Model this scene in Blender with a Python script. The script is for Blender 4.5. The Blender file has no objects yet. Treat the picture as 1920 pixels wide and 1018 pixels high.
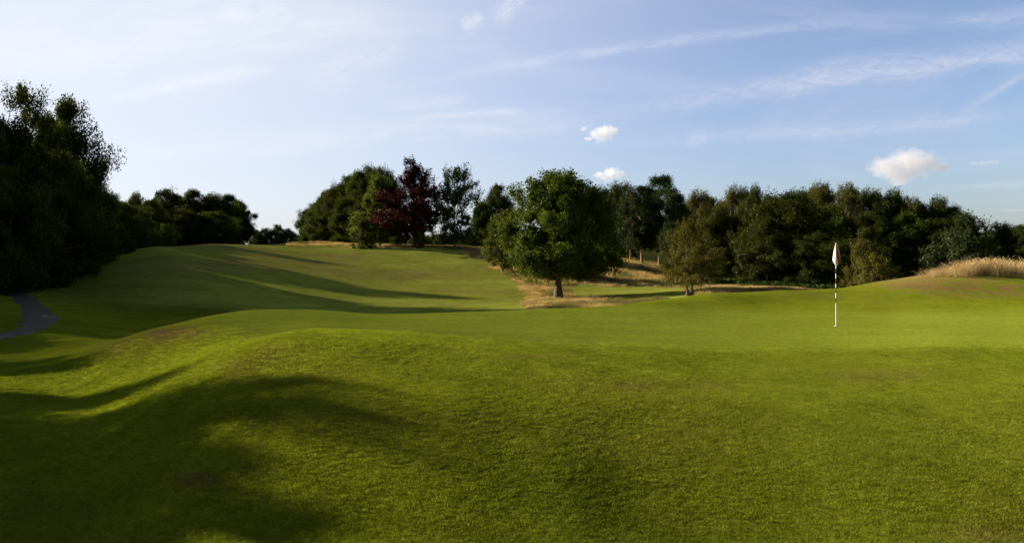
import bpy, math, random
import numpy as np
from mathutils import Vector

# ------------------------------------------------------------------ camera, sky, sun, exposure
scene = bpy.context.scene
COL = scene.collection
F, HX, HY, CZ = 1400.0, 960.0, 470.0, 1.92          # focal length in photo pixels, principal column, horizon row, eye height
cam_d = bpy.data.cameras.new('camera'); cam = bpy.data.objects.new('camera', cam_d); COL.objects.link(cam)
cam_d.sensor_fit = 'HORIZONTAL'; cam_d.sensor_width = 36.0; cam_d.lens = 36.0*F/1920.0
cam_d.shift_y = -39.0/1920.0; cam_d.clip_start = 0.1; cam_d.clip_end = 60000.0
cam.location = (0, 0, CZ); cam.rotation_euler = (math.radians(90), 0, 0)
scene.camera = cam

SUN_AZ, SUN_EL = math.radians(-68.0), math.radians(20.0)      # azimuth measured from +Y towards +X
EXPO = 1.6
scene.view_settings.view_transform = 'Standard'; scene.view_settings.look = 'None'
scene.view_settings.exposure = EXPO; scene.view_settings.gamma = 1.0
scene.cycles.max_bounces = 6; scene.cycles.diffuse_bounces = 2; scene.cycles.transmission_bounces = 4
scene.cycles.volume_bounces = 3; scene.cycles.transparent_max_bounces = 8; scene.cycles.caustics_reflective = False
SUN_DIR = Vector((math.sin(SUN_AZ)*math.cos(SUN_EL), math.cos(SUN_AZ)*math.cos(SUN_EL), math.sin(SUN_EL)))
sun_d = bpy.data.lights.new('sun', 'SUN'); sun = bpy.data.objects.new('sun', sun_d); COL.objects.link(sun)
sun_d.energy = 5.0; sun_d.angle = math.radians(0.5); sun_d.color = (1.0, 0.88, 0.68)
sun.rotation_euler = SUN_DIR.to_track_quat('Z', 'Y').to_euler(); sun.location = (-60, 30, 60)

# --- small node helper
class NT:
    def __init__(s, tree): s.t = tree; s.n = tree.nodes; s.l = tree.links
    def node(s, typ, **kw):
        n = s.n.new(typ)
        for k, v in kw.items(): setattr(n, k, v)
        return n
    def put(s, sock, v):
        if hasattr(v, 'is_output') or isinstance(v, bpy.types.NodeSocket): s.l.new(v, sock)
        else: sock.default_value = v
    def m(s, op, a, b=0.0, c=None, clamp=False):
        n = s.node('ShaderNodeMath', operation=op); n.use_clamp = clamp
        s.put(n.inputs[0], a); s.put(n.inputs[1], b)
        if c is not None: s.put(n.inputs[2], c)
        return n.outputs[0]
    def ramp(s, v, lo, hi, a=0.0, b=1.0):
        n = s.node('ShaderNodeMapRange', interpolation_type='SMOOTHSTEP'); s.put(n.inputs[0], v)
        for i, q in zip((1, 2, 3, 4), (lo, hi, a, b)): n.inputs[i].default_value = q
        return n.outputs[0]
    def mix(s, f, a, b, mode='MIX'):
        n = s.node('ShaderNodeMix', data_type='RGBA', blend_type=mode)
        s.put(n.inputs[0], f); s.put(n.inputs[6], a); s.put(n.inputs[7], b); return n.outputs[2]
    def comb(s, x, y, z):
        n = s.node('ShaderNodeCombineXYZ'); s.put(n.inputs[0], x); s.put(n.inputs[1], y); s.put(n.inputs[2], z); return n.outputs[0]
    def noise(s, vec, scale, detail=4.0, rough=0.55, dist=0.0):
        n = s.node('ShaderNodeTexNoise'); s.put(n.inputs['Vector'], vec); n.inputs['Scale'].default_value = scale
        n.inputs['Detail'].default_value = detail; n.inputs['Roughness'].default_value = rough; n.inputs['Distortion'].default_value = dist
        return n.outputs['Fac']

world = bpy.data.worlds.new("World"); scene.world = world; world.use_nodes = True
W = NT(world.node_tree); W.n.clear()
sky = W.node('ShaderNodeTexSky', sky_type='NISHITA'); sky.sun_disc = False
sky.sun_elevation = SUN_EL; sky.sun_rotation = SUN_AZ; sky.air_density = 1.0; sky.dust_density = 1.2; sky.ozone_density = 2.5; sky.altitude = 100
tc = W.node('ShaderNodeTexCoord'); sp = W.node('ShaderNodeSeparateXYZ'); W.l.new(tc.outputs['Generated'], sp.inputs[0])
yy = W.m('MAXIMUM', sp.outputs[1], 0.08)
gx = W.m('DIVIDE', sp.outputs[0], yy); gz = W.m('DIVIDE', sp.outputs[2], yy)      # slope of the line of sight across and up, looking north
front = W.ramp(sp.outputs[1], 0.1, 0.35)
def streak(p0, p1, w, amp, bend=0.0, ns=7.0, seed=0.0, thr=0.3, skew=0.0):
    """one band of ice cloud lying along a line in the sky (positions as tangents of azimuth and elevation)"""
    a = np.array([(p0[0]-HX)/F, (HY-p0[1])/F]); b = np.array([(p1[0]-HX)/F, (HY-p1[1])/F]); L = np.linalg.norm(b-a); t = (b-a)/L; w = w/F
    dx = W.m('SUBTRACT', gx, float(a[0])); dz = W.m('SUBTRACT', gz, float(a[1]))
    u = W.m('ADD', W.m('MULTIPLY', dx, float(t[0])), W.m('MULTIPLY', dz, float(t[1])))
    v = W.m('SUBTRACT', W.m('MULTIPLY', dz, float(t[0])), W.m('MULTIPLY', dx, float(t[1])))
    un = W.m('DIVIDE', u, float(L))
    v = W.m('SUBTRACT', v, W.m('MULTIPLY', W.m('MULTIPLY', un, W.m('SUBTRACT', 1.0, un)), 4*bend/F))
    nz = W.noise(W.comb(u, W.m('MULTIPLY', v, 5.0), seed), ns, 6.0, 0.62, 0.6)
    v2 = W.m('ADD', v, W.m('MULTIPLY', W.m('SUBTRACT', nz, 0.5), float(w*1.6)))
    q = W.m('DIVIDE', v2, float(w)); 
    if skew: q = W.m('MULTIPLY', q, W.m('ADD', 1.0, W.m('MULTIPLY', W.m('GREATER_THAN', 0.0, q), skew)))   # a crisper lower edge
    g = W.m('EXPONENT', W.m('MULTIPLY', W.m('MULTIPLY', q, q), -1.0))
    e = W.m('MULTIPLY', W.ramp(un, -0.02, 0.35), W.ramp(un, 1.02, 0.7))
    n2 = W.ramp(W.noise(W.comb(u, W.m('MULTIPLY', v, 3.0), seed+7.7), ns*3.0, 7.0, 0.65, 1.2), thr, 0.72, 0.25, 1.0)
    return W.m('MULTIPLY', W.m('MULTIPLY', g, e), W.m('MULTIPLY', n2, amp*1.5))
S = [streak((700,178),(1700,38),13,.30,20,seed=1,skew=1.0), streak((1080,232),(2300,62),30,.42,12,seed=2,skew=1.2), streak((1180,262),(1990,205),16,.28,-10,seed=3),
     streak((740,229),(1010,207),6,.42,4,seed=4,thr=.2), streak((150,216),(560,125),13,.55,16,seed=5), streak((540,150),(780,80),34,.30,0,ns=10,seed=6),
     streak((700,205),(900,185),14,.25,0,seed=7), streak((860,55),(910,28),14,.50,0,ns=22,seed=8), streak((920,50),(990,-30),16,.55,0,ns=22,seed=9),
     streak((1700,358),(2200,335),6,.32,3,seed=10), streak((1790,220),(2010,95),6,.28,4,seed=11), streak((1720,50),(2050,18),18,.25,0,seed=12),
     streak((-300,170),(800,25),70,.50,30,ns=3,seed=13,thr=.25), streak((500,265),(1200,215),26,.30,0,ns=4,seed=14), streak((100,300),(700,255),22,.35,0,ns=5,seed=15),
     streak((1280,272),(1330,256),9,.30,0,ns=20,seed=16)]
tot = S[0]
for q in S[1:]: tot = W.m('ADD', tot, q)
broad = W.ramp(W.noise(W.comb(W.m('MULTIPLY', gx, 1.0), W.m('MULTIPLY', gz, 4.0), 3.3), 2.2, 6.0, 0.6, 0.8), 0.42, 0.8, 0.0, 0.30)
tot = W.m('MULTIPLY', W.m('ADD', tot, broad), front)
# thin milky veil that thickens towards the sun
dt = W.node('ShaderNodeVectorMath', operation='DOT_PRODUCT'); W.l.new(tc.outputs['Generated'], dt.inputs[0]); dt.inputs[1].default_value = SUN_DIR
veil = W.ramp(dt.outputs['Value'], -0.1, 0.95, 0.14, 0.9)
white = W.mix(W.ramp(dt.outputs['Value'], 0.0, 0.9), (4.0, 4.3, 5.2, 1), (5.4, 5.65, 6.2, 1))
c = W.mix(veil, W.mix(1.0, sky.outputs[0], (.99, 1.03, 1.21, 1), 'MULTIPLY'), white)
c = W.mix(W.m('MINIMUM', tot, 0.85), c, W.mix(1.0, white, (1.12, 1.11, 1.08, 1), 'MULTIPLY'))
zen = W.ramp(sp.outputs[2], .34, .85, 1.0, .38); back = W.ramp(sp.outputs[1], -.5, .35, .6, 1.0); zb = W.m('MULTIPLY', zen, back)
c = W.mix(1.0, c, W.comb(zb, zb, zb), 'MULTIPLY')
bg = W.node('ShaderNodeBackground'); bg.inputs['Strength'].default_value = 0.05
W.l.new(c, bg.inputs['Color']); wo = W.node('ShaderNodeOutputWorld'); W.l.new(bg.outputs[0], wo.inputs[0])

# ------------------------------------------------------------------ naming helpers
def tag(o, label=None, cat=None, group=None, kind=None):
    if label: o['label'] = label
    if cat: o['category'] = cat
    if group: o['group'] = group
    if kind: o['kind'] = kind
    return o
def link(name, data, parent=None):
    o = bpy.data.objects.new(name, data); COL.objects.link(o)
    if parent: o.parent = parent
    return o
def mesh_from(name, verts, faces, mats=(), smooth=False, mat_idx=None):
    """verts (n,3); faces (m,k) int array with k=3 or 4"""
    me = bpy.data.meshes.new(name); verts = np.asarray(verts, np.float32); faces = np.asarray(faces, np.int32); k = faces.shape[1]
    me.vertices.add(len(verts)); me.vertices.foreach_set('co', verts.ravel())
    me.loops.add(faces.size); me.loops.foreach_set('vertex_index', faces.ravel())
    me.polygons.add(len(faces)); me.polygons.foreach_set('loop_start', np.arange(0, faces.size, k, dtype=np.int32))
    if smooth: me.polygons.foreach_set('use_smooth', np.ones(len(faces), bool))
    for m in mats: me.materials.append(m)
    if mat_idx is not None: me.polygons.foreach_set('material_index', np.asarray(mat_idx, np.int32))
    me.update(calc_edges=True); return me

# ------------------------------------------------------------------ terrain
def vnoise(x, y, seed=0):
    xi = np.floor(x).astype(np.int64); yi = np.floor(y).astype(np.int64); fx = x-xi; fy = y-yi
    fx = fx*fx*(3-2*fx); fy = fy*fy*(3-2*fy)
    def h(a, b):
        n = (a*374761393 + b*668265263 + seed*1442695041) & 0xffffffff
        n = ((n ^ (n >> 13))*1274126177) & 0xffffffff
        return ((n ^ (n >> 16)) & 0xffff)/65535.0
    return (h(xi, yi)*(1-fx)+h(xi+1, yi)*fx)*(1-fy) + (h(xi, yi+1)*(1-fx)+h(xi+1, yi+1)*fx)*fy
def fbm(x, y, oct=4, seed=0):
    s = 0; a = 0.5; t = 0
    for i in range(oct): s = s+a*vnoise(x*2**i+17.3*i, y*2**i-9.1*i, seed+i); t += a; a *= 0.5
    return s/t
def pchip(xk, yk, x):
    xk = np.asarray(xk, float); yk = np.asarray(yk, float); h = np.diff(xk); d = np.diff(yk, axis=0)
    sh = (len(h),)+(1,)*(yk.ndim-1); d = d/h.reshape(sh); m = np.zeros_like(yk)
    w1 = (2*h[1:]+h[:-1]).reshape((-1,)+(1,)*(yk.ndim-1)); w2 = (h[1:]+2*h[:-1]).reshape((-1,)+(1,)*(yk.ndim-1))
    ok = d[:-1]*d[1:] > 0
    with np.errstate(all='ignore'): mm = (w1+w2)/(w1/d[:-1]+w2/d[1:])
    m[1:-1] = np.where(ok, mm, 0); m[0] = d[0]; m[-1] = d[-1]
    i = np.clip(np.searchsorted(xk, x)-1, 0, len(h)-1); t = np.clip((x-xk[i])/h[i], 0, 1); s2 = (-1,)+(1,)*(yk.ndim-1)
    t = t.reshape(s2); H = h[i].reshape(s2)
    return (2*t**3-3*t**2+1)*yk[i] + (t**3-2*t**2+t)*H*m[i] + (-2*t**3+3*t**2)*yk[i+1] + (t**3-t**2)*H*m[i+1]
# survey of the course: for each bearing, (distance north in metres, sight-line row)
FARL = [(170,474),(260,473),(600,466),(3500,464)]
PROF = {
 -700: [(3.4,1560),(6,1020),(8,880),(11,760),(14,700),(20,640),(28,590),(40,550),(60,510),(90,490)]+FARL,
 -200: [(3.4,1500),(6,1020),(7.5,900),(10.5,780),(14,705),(18,660),(23,620),(29,582),(36,550),(46,522),(62,498),(90,482)]+FARL,
    0: [(3.4,1500),(6,1020),(7.4,900),(9.6,795),(12,735),(15,692),(18.5,655),(23,614),(29,578),(36,548),(46,520),(62,500),(90,478),(120,472)]+FARL,
  130: [(3.4,1500),(6.1,1020),(7.4,900),(9.2,808),(11.2,752),(13.6,702),(15.6,668),(18,651),(24,612),(30,583),(40,545),(50,515),(60,499),(75,487),(100,478)]+FARL,
  210: [(3.4,1500),(6.1,1020),(7.4,900),(9,805),(10.8,745),(13,693),(14.8,660),(16.4,640),(20,640),(26,616),(32,586),(42,543),(52,508),(62,485),(78,474),(100,470)]+FARL,
  300: [(3.4,1480),(6.2,1018),(7.4,890),(8.9,795),(10.5,728),(12.2,690),(14.2,655),(17.8,612),(21,630),(26,628),(32,598),(40,562),(52,512),(64,474),(74,461),(95,466),(120,468)]+FARL,
  400: [(3.4,1480),(6.2,1018),(7.4,880),(8.7,785),(10,712),(11.4,672),(13,648),(16,613),(20,590),(26,625),(33,596),(43,553),(58,506),(76,473),(92,457.5),(110,461)]+FARL,
  480: [(3.4,1480),(6.3,1018),(7.5,872),(8.8,770),(10.1,692),(11,650),(12,637),(13.6,634),(16,614),(21.5,579),(28,622),(36,592),(46,558),(62,508),(80,476),(100,459),(125,460)]+FARL,
  600: [(3.4,1480),(6.4,1018),(7.7,860),(9,752),(10.4,682),(11.6,636),(12.6,619),(14.2,616),(17,604),(22.5,580),(30,624),(40,588),(52,555),(66,518),(86,480),(108,460),(122,456),(140,452),(156,455)]+FARL,
  700: [(3.4,1480),(6.4,1018),(7.8,852),(9.2,742),(10.7,676),(12,634),(13.2,623),(14.8,619),(17.5,606),(22,588),(31,625),(42,588),(54,560),(68,525),(86,484),(104,459.5),(118,460)]+FARL,
  780: [(3.4,1480),(6.4,1018),(7.8,852),(9.3,742),(10.8,680),(12.3,643),(13.4,633),(17.5,608),(22.3,587),(31,625),(42,587),(55,560),(69,527),(86,487),(100,461.5),(116,463)]+FARL,
  850: [(3.4,1480),(6.4,1018),(7.8,854),(9.3,745),(10.8,686),(12.4,651),(13.6,640),(18,607),(22.5,585),(32,622),(43,584),(56,559),(70,527),(87,486),(99,463),(116,466)]+FARL,
  920: [(3.4,1480),(6.4,1018),(7.8,854),(9.3,748),(10.8,692),(12.5,657),(13.8,644),(18.5,606),(23,583),(32,618),(43,582),(56,560),(70,530),(85,493),(98,467),(116,469)]+FARL,
 1040: [(3.4,1480),(6.4,1018),(7.8,854),(9.4,748),(11,694),(12.7,660),(14,646),(19,607),(24,577.5),(33,612),(44,576),(58,561),(68,536),(82,503),(96,477),(112,476)]+FARL,
 1150: [(3.4,1480),(6.4,1018),(7.8,854),(9.4,748),(11.1,697),(12.9,663),(14.4,649),(19,609),(24.6,572.5),(33,605),(46,568),(58,555),(70,534),(82,508),(95,486),(112,485)]+FARL,
 1250: [(3.4,1480),(6.4,1018),(7.8,854),(9.5,748),(11.2,698),(13,666),(14.6,650),(19,611),(26,560),(34,592),(46,559),(57,549),(68,538),(82,520),(96,503),(120,500)]+FARL,
 1330: [(3.4,1480),(6.4,1018),(7.8,854),(9.5,748),(11.3,698),(13.1,669),(14.8,652),(19,611.5),(24,573),(28,548),(36,578),(48,551),(60,541),(75,532),(100,522),(140,505)]+FARL,
 1450: [(3.4,1480),(6.4,1018),(7.8,854),(9.5,748),(11.3,699),(13.2,670),(15,652),(19,611.5),(25,573),(30,544),(38,570),(54,545),(68,539),(90,530),(140,505)]+FARL,
 1567: [(3.4,1480),(6.4,1018),(7.8,854),(9.5,748),(11.3,698),(13.2,669),(15,652),(19.1,611),(25,573),(28.5,551),(31,540.5),(40,563),(60,549),(90,533),(140,505)]+FARL,
 1650: [(3.4,1480),(6.4,1018),(7.8,854),(9.5,748),(11.3,697),(13.2,667),(15,650),(19.1,611),(24.5,576),(28,546),(31.5,526.5),(41,558),(60,549),(90,533),(140,505)]+FARL,
 1780: [(3.4,1480),(6.4,1018),(7.8,856),(9.6,748),(11.6,693),(13.4,662),(15,646),(19.1,609),(24,576),(28,535),(32,510),(42,552),(60,549),(90,533),(140,505)]+FARL,
 1920: [(3.4,1480),(6.4,1018),(7.8,860),(9.7,750),(11.8,690),(13.6,663),(15.5,647),(19.1,613),(23.5,582),(27,549),(32,513),(42,548),(60,546),(90,531),(140,505)]+FARL,
 2250: [(3.4,1480),(6.4,1020),(8,862),(10,760),(12,695),(14,666),(16,650),(20,616),(26,578),(34,524),(44,540),(60,546),(90,531),(140,505)]+FARL,
 2650: [(3.4,1500),(6.4,1025),(8,870),(10,770),(12,705),(14,668),(16,645),(20,610),(26,572),(34,530),(44,540),(60,540),(90,525),(140,505)]+FARL}
def stretch(px, Y):
    g = np.interp(px, [-200, 0, 130, 210, 300, 400, 560, 700, 850, 960, 1040], [1.30, 1.28, 1.25, 1.21, 1.16, 1.13, 1.11, 1.09, 1.05, 1.02, 1.0])
    return 1+(g-1)*np.interp(np.log(Y), np.log([3.4, 6.0, 20, 30, 60, 90]), [0, .85, 1, .8, .2, 0])
def bulge(px, Y):                     # the rounded shoulder of the bank left of centre and the shallow fold to its right
    return 1+float(np.interp(px, [250, 430, 640, 850, 1100, 1400, 1800, 2200], [0, -.055, -.11, -.065, .045, .10, .07, .03]))*float(np.interp(Y, [3.4, 6.5, 9, 12, 15.2], [0, .5, 1, 1, 0]))
for p_ in PROF: PROF[p_] = [(a*float(stretch(p_, a))*bulge(p_, a), b) for a, b in PROF[p_]]
pxk = np.array(sorted(PROF)); LV = np.linspace(math.log(3.4), math.log(3500), 520)
T0 = np.array([pchip(np.log([a for a, _ in PROF[p]]), [(b-HY)/F for _, b in PROF[p]], LV) for p in pxk])
T0 = T0*1.0
PXG = np.arange(-700, 2651, 10.0); TAB = pchip(pxk, T0, PXG)
def gblur(A, s, ax):
    k = np.exp(-0.5*(np.arange(-3*s, 3*s+1)/s)**2); k /= k.sum(); P = [(0, 0), (0, 0)]; P[ax] = (3*s, 3*s)
    return np.apply_along_axis(lambda v: np.convolve(v, k, 'valid'), ax, np.pad(A, P, mode='edge'))
TAB = gblur(gblur(TAB, 2, 0), 2, 1)
AZM = math.atan((2650-HX)/F); AZN = math.atan((-700-HX)/F)
def ss(a, b, x): t = np.clip((x-a)/(b-a), 0, 1); return t*t*(3-2*t)
def to_px(x, y):
    az = np.arctan2(x, y); r = np.hypot(x, y); azc = np.clip(az, AZN, AZM)
    return az, r, HX+F*np.tan(azc), r*np.cos(azc)
def ground(x, y, micro=True):
    x = np.asarray(x, float); y = np.asarray(y, float); az, r, px, Y = to_px(x, y)
    Yc = np.clip(Y, 3.45, 3400)
    fi = np.clip((px+700)/10.0, 0, len(PXG)-1.001); fj = np.clip((np.log(Yc)-LV[0])/(LV[1]-LV[0]), 0, len(LV)-1.001)
    i = fi.astype(int); j = fj.astype(int); u = fi-i; v = fj-j
    q = (TAB[i, j]*(1-u)+TAB[i+1, j]*u)*(1-v) + (TAB[i, j+1]*(1-u)+TAB[i+1, j+1]*u)*v
    z = CZ-q*Yc
    w = ss(math.radians(60), math.radians(150), np.abs(az)); z = z*(1-w)+w*(-0.5)
    if micro:
        green = ss(14, 15.5, Y)*(1-ss(21, 26, Y))*ss(350, 560, px)
        near = (1-ss(25, 40, Y))*(1-0.85*green)
        z = z + near*(0.028*(fbm(x*1.1, y*1.1, 3, 5)-0.5)+0.05*(fbm(x*.35, y*.35, 2, 8)-0.5))
        z = z + (0.18*(fbm(x*.09+3, y*.14, 3, 21)-0.5)+0.10*(fbm(x*.3, y*.35, 2, 31)-0.5))*ss(32, 48, Y)*(1-ss(100, 160, Y))
    return z
def gz1(x, y): return float(ground(np.array([x]), np.array([y]))[0])
def world_at(px, Y): return (px-HX)/F*Y
# polygon / blob masks in (sight-line, distance) of the survey
def seg_d(px, py, P):
    P = np.asarray(P, float); Q = np.roll(P, -1, 0); d = np.full(px.shape, 1e9); ins = np.zeros(px.shape, bool)
    for (x1, y1), (x2, y2) in zip(P, Q):
        ex, ey = x2-x1, y2-y1; t = np.clip(((px-x1)*ex+(py-y1)*ey)/(ex*ex+ey*ey+1e-9), 0, 1)
        d = np.minimum(d, np.hypot(px-x1-t*ex, py-y1-t*ey))
        ins ^= ((y1 > py) != (y2 > py)) & (px < ex*(py-y1)/((ey if abs(ey) > 1e-9 else 1e-9))+x1)
    return np.where(ins, d, -d)
STRAW = [(820,455),(905,459),(1000,472),(1165,482),(1250,498),(1340,524),(1440,536),(1640,538),(1640,556),(1440,553),(1340,550),(1292,546),(1160,537),(1085,528),(1062,538),(1080,560),(1190,566),(1250,562),(1180,580),(1100,600),(985,600),(980,570),(982,548),(950,520),(915,492),(870,474),(820,464)]
def zones(x, y, z):
    """surface kinds 0..1: straw, fine green, fairway, brown wear, fescue mound, woodland floor"""
    az, r, px, Y = to_px(x, y); py = HY+F*(CZ-z)/np.maximum(Y, 1.0); Y = Y/stretch(px, Y); Y = Y
    n1 = fbm(x*.45, y*.45, 4, 3)-0.5; n2 = fbm(x*1.7, y*1.7, 3, 13)-0.5; nf = fbm(x*.16, y*.16, 4, 23)-0.5
    far = ss(36, 41, Y)
    straw = ss(-5, 7, seg_d(px, py, STRAW)+nf*26+n1*8)*far*(1-ss(115, 140, Y))
    straw = np.maximum(straw, ss(-3, 4, seg_d(px, py, [(540,458),(600,453),(640,440),(665,444),(672,459),(640,463)])+nf*8)*ss(100, 112, Y)*(1-ss(200, 260, Y)))
    straw = np.maximum(straw, ss(95, 101, Y+nf*9)*ss(655, 690, px)*(1-ss(1100, 1200, px))*(1-ss(140, 190, Y)))
    straw = np.maximum(straw, 0.8*ss(-2, 3, seg_d(px, py, [(285,461),(340,455),(470,453),(600,456),(560,460),(440,459.5),(380,460),(300,464)])+nf*4)*ss(66, 74, Y)*(1-ss(150, 200, Y)))
    mound = ss(-12, 14, seg_d(px, py, [(1610,530),(1700,512),(1790,490),(2300,480),(2650,500),(2650,560),(2100,556),(1930,556),(1820,560),(1740,548)])+n1*22+n2*8)*ss(24.5, 27, Y)*(1-ss(42, 50, Y))
    gr = ss(-0.9, 0.9, 14.2+0.5*ss(900, 1500, px)*1.2-(1.1*ss(800, 500, px))-Y+0.0)  # before the collar
    green = (1-gr)*(1-ss(22.0, 24.5, Y))*ss(360, 520, px+ (Y-14)*14)*(1-ss(1900, 2250, px))
    fair = ss(36, 40, Y)*(1-straw)*(1-ss(100, 108, Y+nf*8))*ss(60, 470, px+(Y-50)*2+nf*120)*(1-ss(1330, 1400, px))
    def blob(cx, cy, rx, ry, Y0, Y1): return np.exp(-(((px-cx)/rx)**2+((py-cy)/ry)**2))*ss(Y0-1, Y0, Y)*(1-ss(Y1, Y1+1, Y))
    wear = blob(305,628,45,14,13,21)+.6*blob(360,622,40,10,13,21)+.55*blob(455,690,48,18,9,14)+.3*blob(520,660,60,20,9,14)+.18*blob(640,790,200,18,7,11)+.35*blob(620,700,60,12,7,13) \
        + .5*blob(385,900,60,16,6,9)+.45*blob(1210,1000,120,25,5,8)+.8*blob(1860,1005,85,30,5,8)+.15*blob(1200,820,260,60,6,10)+.35*blob(1000,668,80,9,10,14)+.4*blob(1620,705,120,14,9,13) \
        + .45*blob(1230,722,150,14,8,13)+.6*blob(1665,560,50,8,22,31)+.5*blob(1520,553,70,7,22,31)+.8*blob(1790,545,150,12,20,31)+.5*blob(230,650,60,20,12,18)
    wear = np.clip(wear*np.clip(0.75+2.6*n1+2.6*n2, 0, 2.0), 0, 1)
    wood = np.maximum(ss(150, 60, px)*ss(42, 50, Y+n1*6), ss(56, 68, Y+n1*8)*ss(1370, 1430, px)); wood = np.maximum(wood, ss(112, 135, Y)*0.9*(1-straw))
    return px, Y, py, straw, green, fair, wear, mound, np.clip(wood, 0, 1), n1, n2, nf
def lin(*c): return np.array(c, float)
C_GREEN = lin(.166,.214,.021); C_ROUGH = lin(.134,.172,.011); C_FAIR = lin(.225,.260,.040); C_SEMI = lin(.095,.118,.013)
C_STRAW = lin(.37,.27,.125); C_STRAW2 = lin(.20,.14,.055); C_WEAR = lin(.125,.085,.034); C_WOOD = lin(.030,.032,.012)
def ground_color(x, y, z):
    px, Y, py, straw, green, fair, wear, mound, wood, n1, n2, nf = zones(x, y, z)
    e = lambda a: a[..., None]
    c = np.ones(x.shape+(3,))*C_ROUGH
    c = c*(1-e(ss(30, 40, Y)))+C_SEMI*e(ss(30, 40, Y))
    band = 0.5+0.5*np.sin(y*0.55+nf*8)
    dry = np.clip(.18+nf*2.0+n1*.8+.25*(band-.5), 0, .75)*ss(45, 60, Y)*(1-.5*ss(960,1100,px))
    f = C_FAIR*(1-e(dry)) + lin(.205,.175,.050)*e(dry)
    c = c*(1-e(fair))+f*e(fair)
    c = c*(1-e(green))+C_GREEN*e(green)
    c = c*(1+e(.55*n1+.40*n2)*(1-.75*e(green)))
    pale = np.clip(nf*2+n1, 0, .6)*(1-green)*(1-ss(30, 40, Y))
    c = c*(1-.35*e(pale))+lin(.140,.112,.014)*.35*e(pale)
    s = C_STRAW*(1-e(np.clip(.35+n1*2.6+n2, 0, 1)))+C_STRAW2*e(np.clip(.35+n1*2.6+n2, 0, 1))
    c = c*(1-e(straw)*.92)+s*e(straw)*.92
    c = c*(1-e(wear)*.8)+C_WEAR*e(wear)*.8
    c = c*(1+e(green*(.16*(fbm(x*.5, y*1.6, 4, 61)-.5)+.10*(fbm(x*2.2, y*5.0, 3, 67)-.5)+.025*np.sin(y*3.4+x*.3))))
    m = C_WEAR*1.15*(1-e(ss(28, 30.5, Y)))+C_STRAW2*e(ss(28, 30.5, Y))
    mm = mound*np.clip(.7+2.2*n1+1.5*n2, .1, 1); c = c*(1-e(mm)*.8)+m*e(mm)*.8
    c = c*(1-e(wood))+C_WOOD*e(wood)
    return np.clip(c, .003, 1)

az_f = np.radians(np.arange(-42, 42.001, 0.13)); az_s = np.radians(np.concatenate([np.arange(-180, -42, 2.0), np.arange(44, 180, 2.0)]))
AZ = np.sort(np.concatenate([az_f, az_s])); nA = len(AZ)
R = np.exp(np.concatenate([np.linspace(math.log(1.0), math.log(5.6), 24, endpoint=False), np.linspace(math.log(5.6), math.log(170), 400, endpoint=False), np.linspace(math.log(170), math.log(6000), 40)])); nR = len(R)
AA, RR = np.meshgrid(AZ, R, indexing='ij'); gxx = RR*np.sin(AA); gyy = RR*np.cos(AA); gzz = ground(gxx, gyy)
V = np.stack([gxx, gyy, gzz], -1).reshape(-1, 3); V = np.vstack([V, [[0, 0, float(gzz[:, 0].mean())]]])
ii, jj = np.meshgrid(np.arange(nA), np.arange(nR-1), indexing='ij'); i2 = (ii+1) % nA
Fq = np.stack([ii*nR+jj, ii*nR+jj+1, i2*nR+jj+1, i2*nR+jj], -1).reshape(-1, 4)
ci = np.arange(nA); tri = np.stack([ci*nR, ((ci+1) % nA)*nR, np.full(nA, len(V)-1)], -1)
def mat_new(name):
    m = bpy.data.materials.new(name); m.use_nodes = True; N = NT(m.node_tree); N.n.clear(); o = N.node('ShaderNodeOutputMaterial'); return m, N, o
def turf_material():
    m, N, o = mat_new('turf'); at = N.node('ShaderNodeAttribute', attribute_name='Col'); geo = N.node('ShaderNodeNewGeometry'); P = geo.outputs['Position']
    a = N.noise(P, 28.0, 5.0, .7); b = N.noise(P, 5.0, 4.0, .6); d = N.noise(P, 160.0, 2.0, .6)
    k = N.m('ADD', N.ramp(a, .25, .78, .62, 1.4), N.ramp(b, .3, .7, -.10, .10)); k = N.m('MULTIPLY', k, N.ramp(d, .3, .7, .8, 1.2))
    c = N.mix(1.0, at.outputs['Color'], N.comb(k, k, k), 'MULTIPLY')
    hue = N.mix(N.ramp(N.noise(P, 2.1, 3.0, .6), .35, .7, 0.0, 1.0), (1, 1, 1, 1), (1.14, .97, .9, 1)); c = N.mix(1.0, c, hue, 'MULTIPLY')
    bm = N.node('ShaderNodeBump'); bm.inputs['Strength'].default_value = .55; bm.inputs['Distance'].default_value = .02
    N.l.new(N.m('ADD', a, N.m('MULTIPLY', d, .5)), bm.inputs['Height'])
    di = N.node('ShaderNodeBsdfDiffuse'); di.inputs['Roughness'].default_value = 1.0; N.l.new(c, di.inputs['Color']); N.l.new(bm.outputs[0], di.inputs['Normal'])
    N.l.new(di.outputs[0], o.inputs[0]); return m
M_TURF = turf_material()
me = bpy.data.meshes.new('ground')
nf4, nf3 = len(Fq), len(tri)
me.vertices.add(len(V)); me.vertices.foreach_set('co', V.astype(np.float32).ravel())
me.loops.add(nf4*4+nf3*3); me.loops.foreach_set('vertex_index', np.concatenate([Fq[:, ::-1].ravel(), tri[:, ::-1].ravel()]).astype(np.int32))
me.polygons.add(nf4+nf3); me.polygons.foreach_set('loop_start', np.concatenate([np.arange(nf4)*4, nf4*4+np.arange(nf3)*3]).astype(np.int32))
me.polygons.foreach_set('use_smooth', np.ones(nf4+nf3, bool)); me.materials.append(M_TURF); me.update(calc_edges=True)
if me.polygons[5000].normal.z < 0: me.flip_normals()
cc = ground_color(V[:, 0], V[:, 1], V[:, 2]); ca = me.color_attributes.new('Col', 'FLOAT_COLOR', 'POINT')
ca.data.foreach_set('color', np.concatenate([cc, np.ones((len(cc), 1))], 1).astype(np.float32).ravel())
tag(link('ground', me), kind='structure')

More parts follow.
